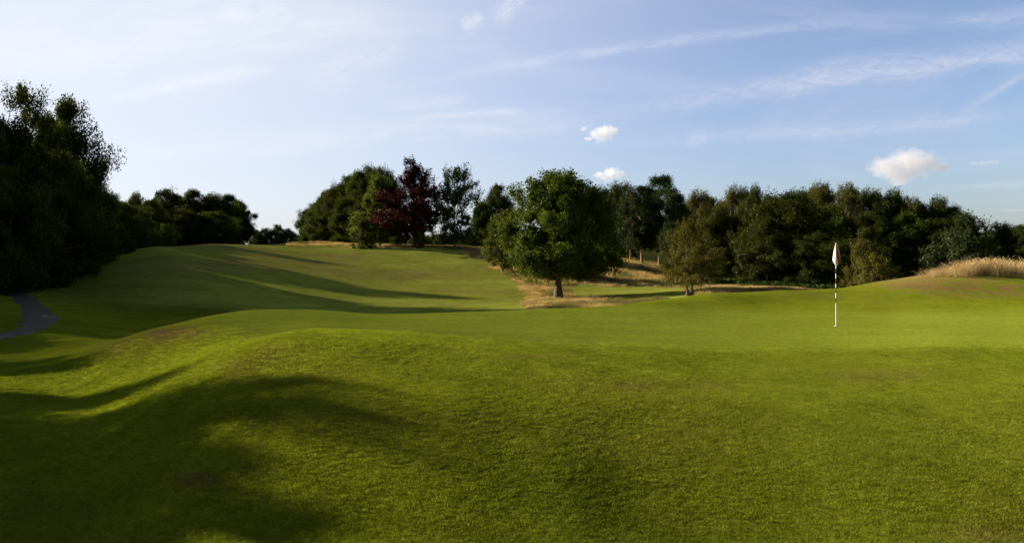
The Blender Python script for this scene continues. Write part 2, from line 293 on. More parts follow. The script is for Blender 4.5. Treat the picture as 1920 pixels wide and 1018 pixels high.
# ------------------------------------------------------------------ path of worn tarmac at the edge of the wood
def simple_mat(name, c1, c2, scale, rough=.9, bump=.3, dist=.01):
    m, N, o = mat_new(name); geo = N.node('ShaderNodeNewGeometry'); tcx = N.node('ShaderNodeTexCoord'); P = tcx.outputs['Object']
    a = N.noise(P, scale, 6.0, .65); c = N.mix(N.ramp(a, .3, .7), c1+(1,), c2+(1,))
    b = N.node('ShaderNodeBsdfPrincipled'); b.inputs['Roughness'].default_value = rough; N.l.new(c, b.inputs['Base Color'])
    bm = N.node('ShaderNodeBump'); bm.inputs['Strength'].default_value = bump; bm.inputs['Distance'].default_value = dist; N.l.new(a, bm.inputs['Height']); N.l.new(bm.outputs[0], b.inputs['Normal'])
    N.l.new(b.outputs[0], o.inputs[0]); return m
M_PATH = simple_mat('worn_path', (.018,.011,.006), (.045,.029,.017), 5.0, .95, .8, .02)
ctr = [(-420,18.0),(-230,22.0),(-80,24.6),(0,26.3),(52,28.2),(72,31.0),(68,34.5),(52,38.5),(30,43.0),(12,49.0),(0,58.0),(-20,70.0)]
pts = np.array([(world_at(p, Y), Y) for p, Y in ctr]); tk = np.arange(len(pts)); tt = np.linspace(0, len(pts)-1, 160); cl = pchip(tk, pts, tt)
tg = np.gradient(cl, axis=0); tg /= np.linalg.norm(tg, axis=1)[:, None]; nr = np.stack([-tg[:, 1], tg[:, 0]], 1); NW = 14
ws = np.linspace(-1, 1, NW); hw = .56; PV = []
for k in range(len(cl)):
    e0 = .32*(fbm(np.array([k*.26]), np.array([1.0]), 4, 4)[0]-.5); e1 = .32*(fbm(np.array([k*.26]), np.array([9.0]), 4, 5)[0]-.5)
    q = cl[k]+nr[k]*((ws*hw + np.where(ws > 0, e0, e1)*np.abs(ws)*2.2)[:, None]); zz = ground(q[:, 0], q[:, 1]) + .03 - .035*np.abs(ws)**6
    PV.append(np.column_stack([q, zz]))
PV = np.vstack(PV); a, b = np.meshgrid(np.arange(len(cl)-1), np.arange(NW-1), indexing='ij'); q = (a*NW+b).ravel()
tag(link('path', mesh_from('path', PV, np.stack([q, q+NW, q+NW+1, q+1], 1)[:, ::-1], [M_PATH], True)), kind='structure')

# ------------------------------------------------------------------ foliage and bark materials
def leaf_mat(name, dark, light, trans=.3, var=.25):
    m, N, o = mat_new(name); at = N.node('ShaderNodeAttribute', attribute_name='v'); oi = N.node('ShaderNodeObjectInfo')
    c = N.mix(at.outputs['Fac'], dark+(1,), light+(1,))
    h = N.node('ShaderNodeHueSaturation'); N.l.new(c, h.inputs['Color']); N.l.new(N.ramp(oi.outputs['Random'], 0, 1, .485, .515), h.inputs['Hue']); N.l.new(N.ramp(oi.outputs['Random'], 0, 1, 1-var, 1+var), h.inputs['Value'])
    di = N.node('ShaderNodeBsdfDiffuse'); N.l.new(h.outputs[0], di.inputs['Color'])
    tr = N.node('ShaderNodeBsdfTranslucent'); N.l.new(N.mix(1.0, h.outputs[0], (1.5, 1.35, .5, 1), 'MULTIPLY'), tr.inputs['Color'])
    gl = N.node('ShaderNodeBsdfGlossy'); gl.inputs['Roughness'].default_value = .45; gl.inputs['Color'].default_value = (.5, .5, .5, 1)
    m1 = N.node('ShaderNodeMixShader'); m1.inputs[0].default_value = trans; N.l.new(di.outputs[0], m1.inputs[1]); N.l.new(tr.outputs[0], m1.inputs[2])
    m2 = N.node('ShaderNodeMixShader'); m2.inputs[0].default_value = .012; N.l.new(m1.outputs[0], m2.inputs[1]); N.l.new(gl.outputs[0], m2.inputs[2])
    N.l.new(m2.outputs[0], o.inputs[0]); return m
LM = {
 'oak': leaf_mat('leaf_oak', (.022,.034,.006), (.068,.090,.012)),
 'broad': leaf_mat('leaf_broad', (.016,.025,.005), (.048,.064,.010)),
 'fresh': leaf_mat('leaf_fresh', (.035,.055,.010), (.10,.135,.026)),
 'pale': leaf_mat('leaf_pale', (.042,.048,.012), (.100,.104,.028)),
 'beech': leaf_mat('leaf_copper', (.018,.0055,.006), (.064,.018,.017), .2),
 'pine': leaf_mat('leaf_needle', (.014,.025,.008), (.044,.062,.018), .12),
 'thorn': leaf_mat('leaf_thorn', (.055,.058,.010), (.115,.114,.022)),
}
BARK = simple_mat('bark_brown', (.035,.026,.018), (.11,.085,.06), 7.0, .95, .9, .05)
BARK_P = simple_mat('bark_pine', (.15,.08,.045), (.30,.17,.10), 6.0, .95, .9, .05)
BARK_G = simple_mat('bark_grey', (.08,.068,.055), (.20,.17,.14), 7.0, .95, .7, .04)

# ------------------------------------------------------------------ tree generator
def unit(v): return v/np.maximum(np.linalg.norm(v, axis=-1, keepdims=True), 1e-9)
def tube(P, rad, sides=7):
    P = np.asarray(P, float); n = len(P); T = unit(np.gradient(P, axis=0)); ref = np.where(np.abs(T[:, 2:3]) > .9, [[1, 0, 0]], [[0, 0, 1]])
    A = unit(np.cross(T, ref)); B = np.cross(T, A); th = np.linspace(0, 2*math.pi, sides, endpoint=False)
    V = P[:, None]+np.asarray(rad)[:, None, None]*(A[:, None]*np.cos(th)[None, :, None]+B[:, None]*np.sin(th)[None, :, None]); V = V.reshape(-1, 3)
    a, b = np.meshgrid(np.arange(n-1), np.arange(sides), indexing='ij'); b2 = (b+1) % sides
    return V, np.stack([a*sides+b, a*sides+b2, (a+1)*sides+b2, (a+1)*sides+b], -1).reshape(-1, 4)
def build_tree(seed, H, W, base, prof, nclump, rc, nleaf, size, trunk_r, lm, bark, stems=1, flat=.8, shell=.45, spread=.33, limbs=26, up=.0, gaps=0.0, lean=0.0, spike=0.0, trunk_h=None):
    rg = np.random.default_rng(seed); ph = rg.uniform(0, 6.28, 8)
    def env(t, th):
        r = prof(t)*(1+.16*np.sin(2*th+ph[0]+2.2*t)+.13*np.sin(3*th+ph[1]-3*t)+.10*np.sin(5*th+ph[2]+5*t)); return np.maximum(r, .03)
    ts = rg.uniform(0, 1, nclump*8); w = prof(ts); ts = ts[rg.uniform(0, w.max(), len(ts)) < w][:nclump]; n = len(ts)
    th = rg.uniform(0, 2*math.pi, n); rr = env(ts, th)*W/2*rg.uniform(0, 1, n)**shell; hb = base*H
    rcl = rc*rg.uniform(.6, 1.35, n); rr = np.maximum(rr-.55*rcl*(rr > rcl), 0)
    zc = hb+ts*(H-hb); zc = np.minimum(zc, H-.55*rcl)
    C = np.stack([rr*np.cos(th)+lean*zc, rr*np.sin(th), zc], 1)
    if gaps:
        keep = fbm(C[:, 0]*.55+C[:, 1]*.3+9, C[:, 2]*.55, 2, seed) > gaps; C = C[keep]; rcl = rcl[keep]; n = len(C)
    cb = rg.uniform(0, 1, n)
    K = 9; so = unit(rg.normal(size=(n, K, 3)))*(rg.uniform(.25, .85, (n, K, 1)))*rcl[:, None, None]
    out = unit(C-np.array([0, 0, hb+(H-hb)*.35])); so += out[:, None]*rcl[:, None, None]*(.25+spike*rg.uniform(0, 1, (n, K, 1))**2); so[..., 2] *= flat; so[..., 2] += up*rcl[:, None]
    SP = (C[:, None]+so).reshape(-1, 3); sb = rg.uniform(0, 1, n*K); sr = np.repeat(rcl, K)*spread*rg.uniform(.7, 1.4, n*K)
    k = rg.integers(0, n*K, nleaf); off = unit(rg.normal(size=(nleaf, 3)))*rg.uniform(0, 1, (nleaf, 1))**.42*(sr[k]*1.45)[:, None]
    if spike:
        od = unit(np.repeat(out, K, 0)[k]+rg.normal(size=(nleaf, 3))*.25+np.array([0, 0, .35])); off = off*(1-.35*min(spike, 1))+od*(rg.uniform(-1, 1, (nleaf, 1))*sr[k][:, None]*(.5+1.2*spike))
    Lp = SP[k]+off; Lp[:, 2] = np.maximum(Lp[:, 2], .12)
    a = unit(rg.normal(size=(nleaf, 3))+np.array([0, 0, -.25])); nn = unit(rg.normal(size=(nleaf, 3))+out[k//K]*.8+np.array([0, 0, .5])); b = unit(np.cross(nn, a)); a = np.cross(b, nn)
    s = size*rg.uniform(.6, 1.35, (nleaf, 1)); 
    V = np.stack([Lp-a*s*.75, Lp+b*s*.42, Lp+a*s*.75, Lp-b*s*.42], 1).reshape(-1, 3); fc = np.arange(nleaf*4).reshape(-1, 4)
    crown = mesh_from('crown', V, fc, [LM[lm]]); v = np.clip(.42*cb[k//K]+.28*sb[k]+.3*rg.uniform(0, 1, nleaf), 0, 1)
    crown.attributes.new('v', 'FLOAT', 'FACE').data.foreach_set('value', v.astype(np.float32))
    # trunk and limbs
    TV, TF, o = [], [], 0; topz = (trunk_h or .72)*H
    for s_ in range(stems):
        dx = (s_-(stems-1)/2)*trunk_r*2.6; an = rg.uniform(0, 6.28); zs = np.linspace(-.35, topz, 10); br = .05*H*(1 if stems == 1 else 1.6)
        X = dx+np.sin(zs/H*5+an)*br*.35*(zs/H)+lean*zs+(dx*2.2*(np.maximum(zs, 0)/topz) if stems > 1 else 0); Yt = np.cos(zs/H*4+an)*br*.3*(zs/H)
        P = np.stack([X, Yt, zs], 1); rad = trunk_r*(1-.80*np.clip(zs/topz, 0, 1)**.8)*(1+.7*np.exp(-np.maximum(zs, 0)/(.05*H))); 
        v_, f_ = tube(P, rad, 10); TV.append(v_); TF.append(f_+o); o += len(v_)
        ks = rg.permutation(n)[:max(3, limbs//stems)]
        for q in ks:
            e = C[q]; zi = np.clip(e[2]*rg.uniform(.35, .8), hb*.75+.1, topz*.97); p0 = np.array([np.interp(zi, zs, X), np.interp(zi, zs, Yt), zi])
            L = np.linalg.norm(e-p0); mid = (p0+e)/2+np.array([0, 0, .08*L])+rg.normal(size=3)*.05*L; t = np.linspace(0, 1, 6)[:, None]
            P = (1-t)**2*p0+2*t*(1-t)*mid+t*t*e; r0 = np.interp(zi, zs, rad)*rg.uniform(.35, .6)
            v_, f_ = tube(P, r0*(1-.85*t[:, 0])+.012, 6); TV.append(v_); TF.append(f_+o); o += len(v_)
    trunk = mesh_from('trunk', np.vstack(TV), np.vstack(TF), [bark], True)
    return dict(crown=crown, trunk=trunk, H=H, W=W)
P_round = lambda t: np.sqrt(np.maximum(1-(2*t-.92)**2/1.17, 0))**.8
P_oak = lambda t: np.interp(t, [0,.06,.2,.42,.6,.8,.93,1], [.50,.84,.98,1.0,.93,.76,.52,.22])
P_dome = lambda t: np.interp(t, [0,.1,.4,.6,.85,1], [.80,.95,1,.9,.55,.12])
P_cone = lambda t: np.interp(t, [0,.1,.3,.55,.8,1], [.55,.9,1,.72,.36,.06])
P_ovate = lambda t: np.interp(t, [0,.12,.35,.6,.85,1], [.45,.85,1,.85,.5,.1])
P_pine = lambda t: np.interp(t, [0,.15,.35,.6,.85,1], [.45,.7,.9,1,.75,.3])
P_flat = lambda t: np.interp(t, [0,.15,.4,.65,.88,1], [.62,.92,1,.92,.6,.15])
K = {
 'oak_main': build_tree(11, 10.0, 9.6, .215, P_oak, 210, 1.0, 125000, .125, .33, 'oak', BARK, limbs=44, shell=.42, up=.05, trunk_h=.6, spike=.12),
 'broad_a': build_tree(21, 12.0, 10.5, .04, P_dome, 120, 1.5, 80000, .155, .28, 'broad', BARK, shell=.4),
 'broad_b': build_tree(22, 12.0, 9.0, .05, P_ovate, 110, 1.35, 68000, .155, .26, 'broad', BARK, shell=.4, spike=.1),
 'broad_c': build_tree(23, 12.0, 11.5, .03, P_flat, 140, 1.45, 84000, .155, .28, 'broad', BARK, shell=.4),
 'lacy': build_tree(31, 13.0, 11.0, .2, P_flat, 95, 1.35, 64000, .14, .30, 'broad', BARK, shell=.5, gaps=.40, limbs=60, spike=.2),
 'fresh': build_tree(41, 10.0, 6.6, .10, P_cone, 110, .85, 26000, .15, .15, 'fresh', BARK_G, shell=.45, spike=.3, up=.1),
 'pale': build_tree(51, 12.0, 8.0, .05, P_flat, 130, 1.2, 58000, .125, .18, 'pale', BARK_G, shell=.45, spike=.10),
 'beech': build_tree(61, 12.4, 7.4, .17, lambda t: np.interp(t, [0,.1,.3,.55,.72,.88,1], [.65,1,1,.80,.40,.22,.08]), 170, .80, 46000, .14, .17, 'beech', BARK_G, shell=.55, spike=1.0, up=.15, stems=1, trunk_h=.85),
 'open': build_tree(71, 9.4, 7.6, .14, P_round, 120, .80, 25000, .14, .14, 'pine', BARK_G, shell=.55, spike=1.1, up=.2),
 'pine': build_tree(81, 11.0, 7.2, .20, P_pine, 110, 1.15, 56000, .12, .15, 'pine', BARK_P, flat=.42, shell=.45, gaps=.16, trunk_h=.92, up=.1, spread=.3),
 'yew': build_tree(91, 6.0, 6.2, .0, P_flat, 120, .62, 32000, .10, .12, 'pine', BARK, shell=.45, spike=.8, up=.2),
 'thorn': build_tree(101, 4.5, 4.5, .24, lambda t: np.interp(t, [0,.12,.35,.6,.85,1], [.8,1,.98,.75,.42,.10]), 150, .36, 40000, .052, .10, 'thorn', BARK, stems=2, limbs=60, shell=.6, spike=1.8, spread=.28, trunk_h=.6),
 'bush': build_tree(111, 3.0, 3.4, .0, P_flat, 60, .5, 12000, .10, .05, 'fresh', BARK, shell=.5, spike=.4),
 'bush_dark': build_tree(112, 3.0, 3.6, .0, P_dome, 60, .55, 12000, .11, .05, 'broad', BARK, shell=.5, spike=.4),
 'bush_thorn': build_tree(113, 3.0, 3.4, .0, P_round, 70, .45, 13000, .085, .05, 'thorn', BARK, shell=.5, spike=1.0),
}
TREES = []
def tree(kind, px, top, hw, Y, label, group, name='broadleaf_tree', cat='tree', rot=None, x=None, H=None):
    k = K[kind]; x = world_at(px, Y) if x is None else x; z = gz1(x, Y)
    h = H if H else ((CZ-(top-HY)/F*Y)-z)*1.06; w = 2*hw/F*Y*(1.16 if kind in ('broad_a', 'broad_b', 'broad_c', 'pale') else 1.0)
    r = link(name, None); r.location = (x, Y, z-.05); r.empty_display_size = .5
    r.rotation_euler = (0, 0, (abs(math.sin(px*12.9898+Y*78.233))*43758.5) % 6.283 if rot is None else rot)
    for part in ('trunk', 'crown'):
        c = link(part, k[part], r); c.scale = (w/k['W'], w/k['W'], h/k['H'])
    tag(r, label, cat, group); TREES.append(r); return r
# ------------------------------------------------------------------ planting plan
# the main tree and its companions in the dip
tree('oak_main', 1047, 344, 113, 58, 'big full round-crowned tree standing alone in straw grass beyond the green', None, 'oak_tree', rot=.6)
tree('fresh', 942, 402, 44, 78, 'mid green tree half hidden behind the left side of the big lone tree', None, 'broadleaf_tree')
tree('broad_c', 1072, 385, 52, 74, 'dark tree hidden behind the right side of the big lone tree', None, 'broadleaf_tree')
tree('thorn', 1293, 429, 62, 48, 'small spiky olive-green thorn tree with twin trunk at the green edge', None, 'hawthorn_tree', rot=.3)
# the row on the skyline
G = 'trees in the row on the crest'
tree('fresh', 712, 334, 46, 100, 'yellow-green tree touching the left side of the purple tree', G)
tree('beech', 776, 313, 72, 98, 'dark purple-leaved tree, tallest on the crest', G, 'copper_beech_tree', rot=1.0)
tree('open', 853, 334, 51, 97, 'dark green open-crowned tree right of the purple tree on the crest', G)
tree('bush_dark', 683, 415, 22, 97, 'dark bushy shrub at the left foot of the yellow-green crest tree', 'shrubs along the crest', 'shrub', 'shrub')
tree('bush_dark', 745, 436, 16, 103, 'low dark shrub between the yellow-green tree and purple tree', 'shrubs along the crest', 'shrub', 'shrub')
tree('bush', 787, 432, 12, 96, 'small light green shrub beside the trunk of the purple tree', 'shrubs along the crest', 'shrub', 'shrub')
tree('bush_dark', 826, 441, 16, 108, 'low shrub left of the open-crowned crest tree trunk', 'shrubs along the crest', 'shrub', 'shrub')
tree('bush_dark', 880, 438, 20, 106, 'low dark shrub right of the open-crowned crest tree trunk', 'shrubs along the crest', 'shrub', 'shrub')
# the wind-shaped clump left of the row
G = 'trees in the domed clump left of the purple tree'
for kd, px, tp, hw, Y, lb in [
  ('broad_c', 578, 402, 22, 150, 'lowest tree at the left end of the domed clump'),
  ('broad_a', 604, 378, 30, 146, 'second tree from the left end of the domed clump'),
  ('broad_c', 636, 352, 36, 142, 'middle tree of the domed clump on its rising outline'),
  ('broad_a', 672, 334, 40, 140, 'tree just left of the peak of the domed clump'),
  ('broad_c', 706, 326, 38, 138, 'tallest tree at the peak of the domed clump'),
  ('broad_b', 650, 378, 34, 132, 'lower tree in front of the domed clump above the straw bank'),
  ('broad_b', 614, 402, 26, 136, 'small tree at the front left of the domed clump'),
  ('broad_c', 590, 388, 26, 152, 'back tree between the two lowest of the domed clump'),
  ('broad_c', 620, 364, 32, 150, 'back tree on the lower slope of the dome outline'),
  ('broad_a', 654, 342, 34, 148, 'back tree on the upper slope of the dome outline'),
  ('broad_c', 690, 325, 34, 146, 'back tree just left of the dome peak'),
  ('broad_c', 728, 332, 30, 144, 'back tree at the right of the dome behind the purple tree'),
  ('broad_a', 690, 372, 30, 128, 'low tree at the front of the clump beside the yellow-green tree')]:
    tree(kd, px, tp, hw, Y, lb, G)
# behind the row and the big tree
G = 'trees between the crest row and the pines'
for kd, px, tp, hw, Y, lb in [
  ('broad_a', 932, 358, 36, 132, 'round dark tree between the open-crowned tree and the big lone tree'),
  ('broad_b', 903, 385, 24, 128, 'narrow dark tree right of the open-crowned crest tree'),
  ('broad_c', 1115, 362, 48, 118, 'dark tree showing above the right shoulder of the big lone tree'),
  ('broad_b', 1160, 356, 40, 116, 'dark tree between the big lone tree and the pines')]:
    tree(kd, px, tp, hw, Y, lb, G)
G = 'pines at the top of the straw bank'
for px, tp, hw, Y, lb in [
  (1203, 358, 50, 96, 'left pine with a tall bare reddish trunk on the straw bank'),
  (1236, 341, 46, 101, 'tallest pine, its rounded top above the straw bank'),
  (1268, 372, 34, 98, 'right pine of the group, lower and darker'),
  (1182, 372, 30, 104, 'slender pine at the left back of the pine group'),
  (1256, 424, 26, 82, 'young low pine behind the spiky thorn tree')]:
    tree('pine', px, tp, hw, Y, lb, G, 'pine_tree')
# the wood on the right
G = 'trees of the wood behind the green'
for kd, px, tp, hw, Y, lb in [
  ('pale', 1312, 368, 36, 110, 'pale grey-green airy tree right of the pines'),
  ('broad_b', 1345, 400, 40, 104, 'dark tree under the pale airy tree, behind the spiky thorn'),
  ('pale', 1385, 361, 42, 112, 'pale-topped tree at the left end of the long wood'),
  ('broad_b', 1417, 364, 26, 108, 'narrow dark tree with a pointed top in the long wood'),
  ('broad_c', 1405, 396, 42, 92, 'dark bushy tree filling the left front of the long wood'),
  ('broad_c', 1468, 374, 78, 84, 'broad dark lumpy tree, the biggest at the front of the long wood'),
  ('broad_a', 1440, 420, 52, 72, 'low spreading dark tree in front of the broad lumpy one'),
  ('pale', 1533, 357, 50, 106, 'pale tree with a fine feathery top, left of the flag'),
  ('broad_b', 1500, 372, 34, 100, 'dark tree between the broad lumpy one and the feathery pale top'),
  ('pale', 1588, 358, 38, 108, 'pale feathery tree directly above the flag'),
  ('broad_a', 1560, 398, 58, 90, 'dark tree whose crown backs the upper part of the flag'),
  ('pale', 1634, 366, 40, 107, 'pale tree just right above the flag on the wood outline'),
  ('broad_b', 1675, 372, 38, 106, 'mid green tree on the outline midway between flag and pine bush'),
  ('broad_c', 1632, 408, 58, 88, 'dark tree behind the two thorn bushes'),
  ('pale', 1716, 382, 34, 104, 'pale tree where the wood outline begins to fall'),
  ('broad_b', 1757, 384, 36, 103, 'dark pointed tree near the right shoulder of the wood'),
  ('broad_a', 1700, 412, 54, 86, 'dark low-crowned tree behind the straw mound'),
  ('broad_c', 1792, 398, 32, 102, 'dark tree at the right shoulder of the wood outline'),
  ('broad_b', 1762, 424, 44, 84, 'dark tree filling the gap left of the pine bush'),
  ('broad_c', 1500, 450, 60, 70, 'lowest dark tree left of the flagstick'),
  ('broad_c', 1590, 455, 56, 74, 'lowest dark tree right behind the flagstick')]:
    tree(kd, px, tp, hw, Y, lb, G)
OUT = [(1290,380),(1330,374),(1370,372),(1402,367),(1440,374),(1480,380),(1512,368),(1548,361),(1590,361),(1640,370),(1690,374),(1730,386),(1775,391),(1812,408)]
WHERE = ['behind the pale airy tree right of the pines', 'behind the spiky thorn tree, at the back of the wood', 'at the back of the wood above its left end', 'behind the pale-topped tree at the left end', 'between the two left tops at the back of the wood', 'behind the broad lumpy tree', 'behind the left feathery top', 'behind the feathery tops left of the flag', 'at the back of the wood above the flag', 'at the back of the wood right above the flag', 'at the back above the thorn bushes', 'at the back where the outline begins to fall', 'at the back near the right shoulder', 'lowest at the back right of the wood']
for (px_, tp_), wh in zip(OUT, WHERE):
    tree('broad_c' if int(px_) % 4 else 'broad_a', px_, tp_+7, 34, 122, 'dark rounded tree '+wh, G)
tree('yew', 1812, 420, 60, 60, 'bushy blue-green young pine rising behind the straw mound', None, 'young_pine_tree')
tree('bush_thorn', 1612, 464, 30, 62, 'taller dull olive thorn bush nearer the flag', 'thorn bushes behind the green', 'thorn_bush', 'bush')
tree('bush_thorn', 1642, 486, 36, 56, 'lower rounded olive thorn bush right of the taller one', 'thorn bushes behind the green', 'thorn_bush', 'bush')
G = 'trees beyond the mound at the right edge'
for kd, px, tp, hw, Y, lb in [('broad_b', 1880, 428, 30, 100, 'tree just right of the bushy young pine'), ('broad_c', 1908, 428, 40, 135, 'tree at the right edge of the photograph beyond the straw mound'),
  ('broad_c', 1860, 436, 30, 170, 'distant tree peeping between the young pine and the right edge'), ('broad_a', 1975, 428, 46, 120, 'tree just outside the right edge')]:
    tree(kd, px, tp, hw, Y, lb, G)
# the big wood on the left
G = 'tall trees of the dark wood on the left'
for kd, px, tp, hw, Y, lb in [
  ('lacy', 10, 178, 88, 47, 'tallest dark tree with sky showing through its upper crown'),
  ('lacy', 122, 300, 50, 50, 'dark tree whose ragged edge reaches furthest right in the left wood'),
  ('broad_a', 66, 300, 88, 46, 'dense black-green tree below the tallest lacy crown'),
  ('broad_b', 128, 330, 62, 52, 'dark tree standing on the trunk at the lawn edge'),
  ('broad_c', -20, 330, 90, 42, 'dense dark tree at the left edge above the path'),
  ('lacy', -120, 175, 120, 46, 'dark tree cut by the left edge'),
  ('broad_b', 176, 355, 40, 60, 'dark tree behind the ragged right edge of the left wood')]:
    tree(kd, px, tp, hw, Y, lb, G)
for kd, px, tp, hw, Y, lb in [
  ('bush_dark', -10, 440, 60, 50, 'dark undergrowth bush beside the path at the left edge'), ('bush_dark', 62, 440, 48, 56, 'dark undergrowth bush where the path enters the wood'),
  ('bush_dark', 160, 440, 50, 62, 'dark bush behind the trunks at the lawn edge'), ('bush_dark', 205, 425, 44, 68, 'dark bush at the right foot of the left wood'),
  ('bush_dark', 105, 430, 44, 66, 'dark bush between the trunks of the left wood')]:
    tree(kd, px, tp, hw, Y, lb, 'bushes under the left wood', 'bush', 'bush')
G = 'trees along the left side of the fairway'
for kd, px, tp, hw, Y, lb in [
  ('broad_c', 232, 386, 48, 78, 'dark tree directly right of the left wood'), ('broad_b', 205, 372, 36, 84, 'dark tree partly behind the ragged edge of the left wood'),
  ('broad_b', 256, 371, 22, 112, 'small-topped tree left of the far clump'), ('broad_a', 282, 384, 42, 104, 'dark tree behind the two light green bushes'),
  ('broad_c', 318, 364, 44, 128, 'wide tree at the left of the far clump'), ('broad_a', 362, 366, 42, 126, 'wide tree in the middle of the far clump'),
  ('broad_b', 398, 372, 34, 128, 'tallest pointed tree of the far clump'), ('broad_a', 428, 374, 40, 126, 'rounded tree near the right end of the far clump'),
  ('lacy', 452, 384, 28, 124, 'airy tree at the right end of the far clump'), ('broad_c', 340, 398, 48, 110, 'low dark tree at the front of the far clump'),
  ('broad_c', 402, 402, 46, 112, 'low dark tree front right of the far clump')]:
    tree(kd, px, tp, hw, Y, lb, G)
tree('bush', 270, 417, 34, 84, 'larger light green bush left of its smaller twin', 'light green bushes on the left crest', 'bush', 'bush')
tree('bush', 310, 424, 24, 80, 'smaller yellow-green bush on the left crest', 'light green bushes on the left crest', 'bush', 'bush')
for px, tp, hw, lb in [(478, 434, 16, 'leftmost of the tiny far trees in the gap'), (497, 431, 15, 'second tiny far tree in the gap'), (520, 425, 14, 'tallest tiny far tree in the gap'), (541, 432, 15, 'rightmost tiny far tree in the gap')]:
    tree('broad_c', px, tp, hw, 215, lb, 'tiny far trees in the gap')
for i in range(26):                                    # the far wood on the valley's other side
    px = 560+i*17+((i*37) % 11)-5
    tree('broad_c', px, 441+((i*53) % 5), 15+(i*29) % 6, 300+(i*17) % 30, 'small dark tree in the far line seen between the crest trunks', 'far treeline beyond the crest')

# ------------------------------------------------------------------ trees just outside the left edge; the photo shows their shadows
def row_to_Y(px, py):
    Ys = np.exp(np.linspace(math.log(3.6), math.log(150), 900)); g = ground(px_x(px, Ys), Ys); row = HY+F*(CZ-g)/Ys; i = np.argmax(row <= py); return float(Ys[i])
def px_x(px, Y): return (px-HX)/F*Y
def caster(kind, px, Y, H, w, lb, lift=.0):
    """a tree standing where its top throws shade on the ground at (px, Y)"""
    Y = row_to_Y(px, Y) if Y > 200 else Y
    x = world_at(px, Y); L = H/math.tan(SUN_EL); tx = x+math.sin(SUN_AZ)*L; ty = Y+math.cos(SUN_AZ)*L
    k = K[kind]; r = link('broadleaf_tree', None); r.location = (tx, ty, gz1(tx, ty)-.05); r.rotation_euler = (0, 0, (px*.37+Y) % 6.28)
    for part in ('trunk', 'crown'):
        c = link(part, k[part], r); c.scale = (w/k['W'], w/k['W'], H/k['H'])
    tag(r, lb, 'tree', 'trees whose shadows reach across the course')
for kd, px, Y, H, w, lb in [
  ('broad_c', 1100, 892, 8.5, 3.1, 'tree out of view shading the lawn centre left'),
  ('broad_a', 700, 905, 7.0, 2.6, 'tree out of view beside the one shading the lawn centre'),
  ('broad_c', 760, 1005, 6.0, 2.4, 'tree out of view shading the bottom edge of the lawn'),
  ('broad_b', 480, 790, 8.0, 3.4, 'tree out of view shading the near bank'),
  ('broad_a', 380, 880, 8.0, 3.6, 'tree out of view shading the lower left lawn'),
  ('broad_c', 420, 990, 8.0, 3.4, 'tree out of view shading the lower left corner'),
  ('broad_c', 0, 960, 8.0, 3.0, 'tree out of view shading the corner of the lawn'),
  ('broad_c', -60, 850, 8.0, 3.2, 'tree out of view shading the left edge lawn'),
  ('broad_b', 530, 640, 7.0, 1.6, 'slender tree out of view with a long streak of shadow'),
  ('broad_c', 250, 725, 7.0, 2.4, 'tree out of view shading the start of the streak'),
  ('broad_b', 60, 775, 7.0, 2.0, 'small tree out of view shading the left edge'),
  ('broad_b', 230, 665, 8.0, 3.6, 'tree out of view shading the foot of the bank'),
  ('broad_c', 0, 630, 9.0, 4.0, 'tree out of view shading the level beside the path'),
  ('broad_c', 30, 27.5, 9.0, 5.0, 'tree out of view shading the path'),
  ('broad_a', 60, 31.5, 9.0, 5.0, 'tree out of view shading the bend of the path'),
  ('broad_c', 100, 23.5, 9.0, 5.5, 'tree out of view shading the hollow'),
  ('broad_a', 270, 27, 10.0, 6.0, 'tree out of view shading the hollow behind the bank'),
  ('broad_c', 330, 31, 10.0, 6.0, 'tree out of view shading the back of the hollow'),
  ('broad_c', 500, 34, 11.0, 8.0, 'tree out of view shading the middle of the hollow'),
  ('broad_c', 720, 38, 12.0, 8.0, 'dark tree cut by the left edge behind the tallest lacy crown'),
  ('broad_a', 900, 44, 12.6, 6.6, 'dark tree inside the left wood behind the trunks at the lawn edge'),
  ('broad_c', 420, 46, 12.0, 9.0, 'tree out of view shading the lower hillside'),
  ('broad_a', 700, 60, 13.5, 8.5, 'dark tree further back in the left wood behind the lawn-edge trees'),
  ('broad_c', 430, 60, 12.0, 10.0, 'tree out of view shading the middle hillside'),
  ('broad_c', 370, 75, 13.0, 10.0, 'tree out of view shading the upper hillside'),
  ('broad_a', 560, 80, 14.0, 9.0, 'dark tree at the far back of the left wood near the hill shoulder'),
  ('broad_c', 380, 88, 13.0, 11.0, 'furthest tree of the left wood, standing at the left edge of the photograph')]:
    caster(kd, px, Y, H, w, lb)

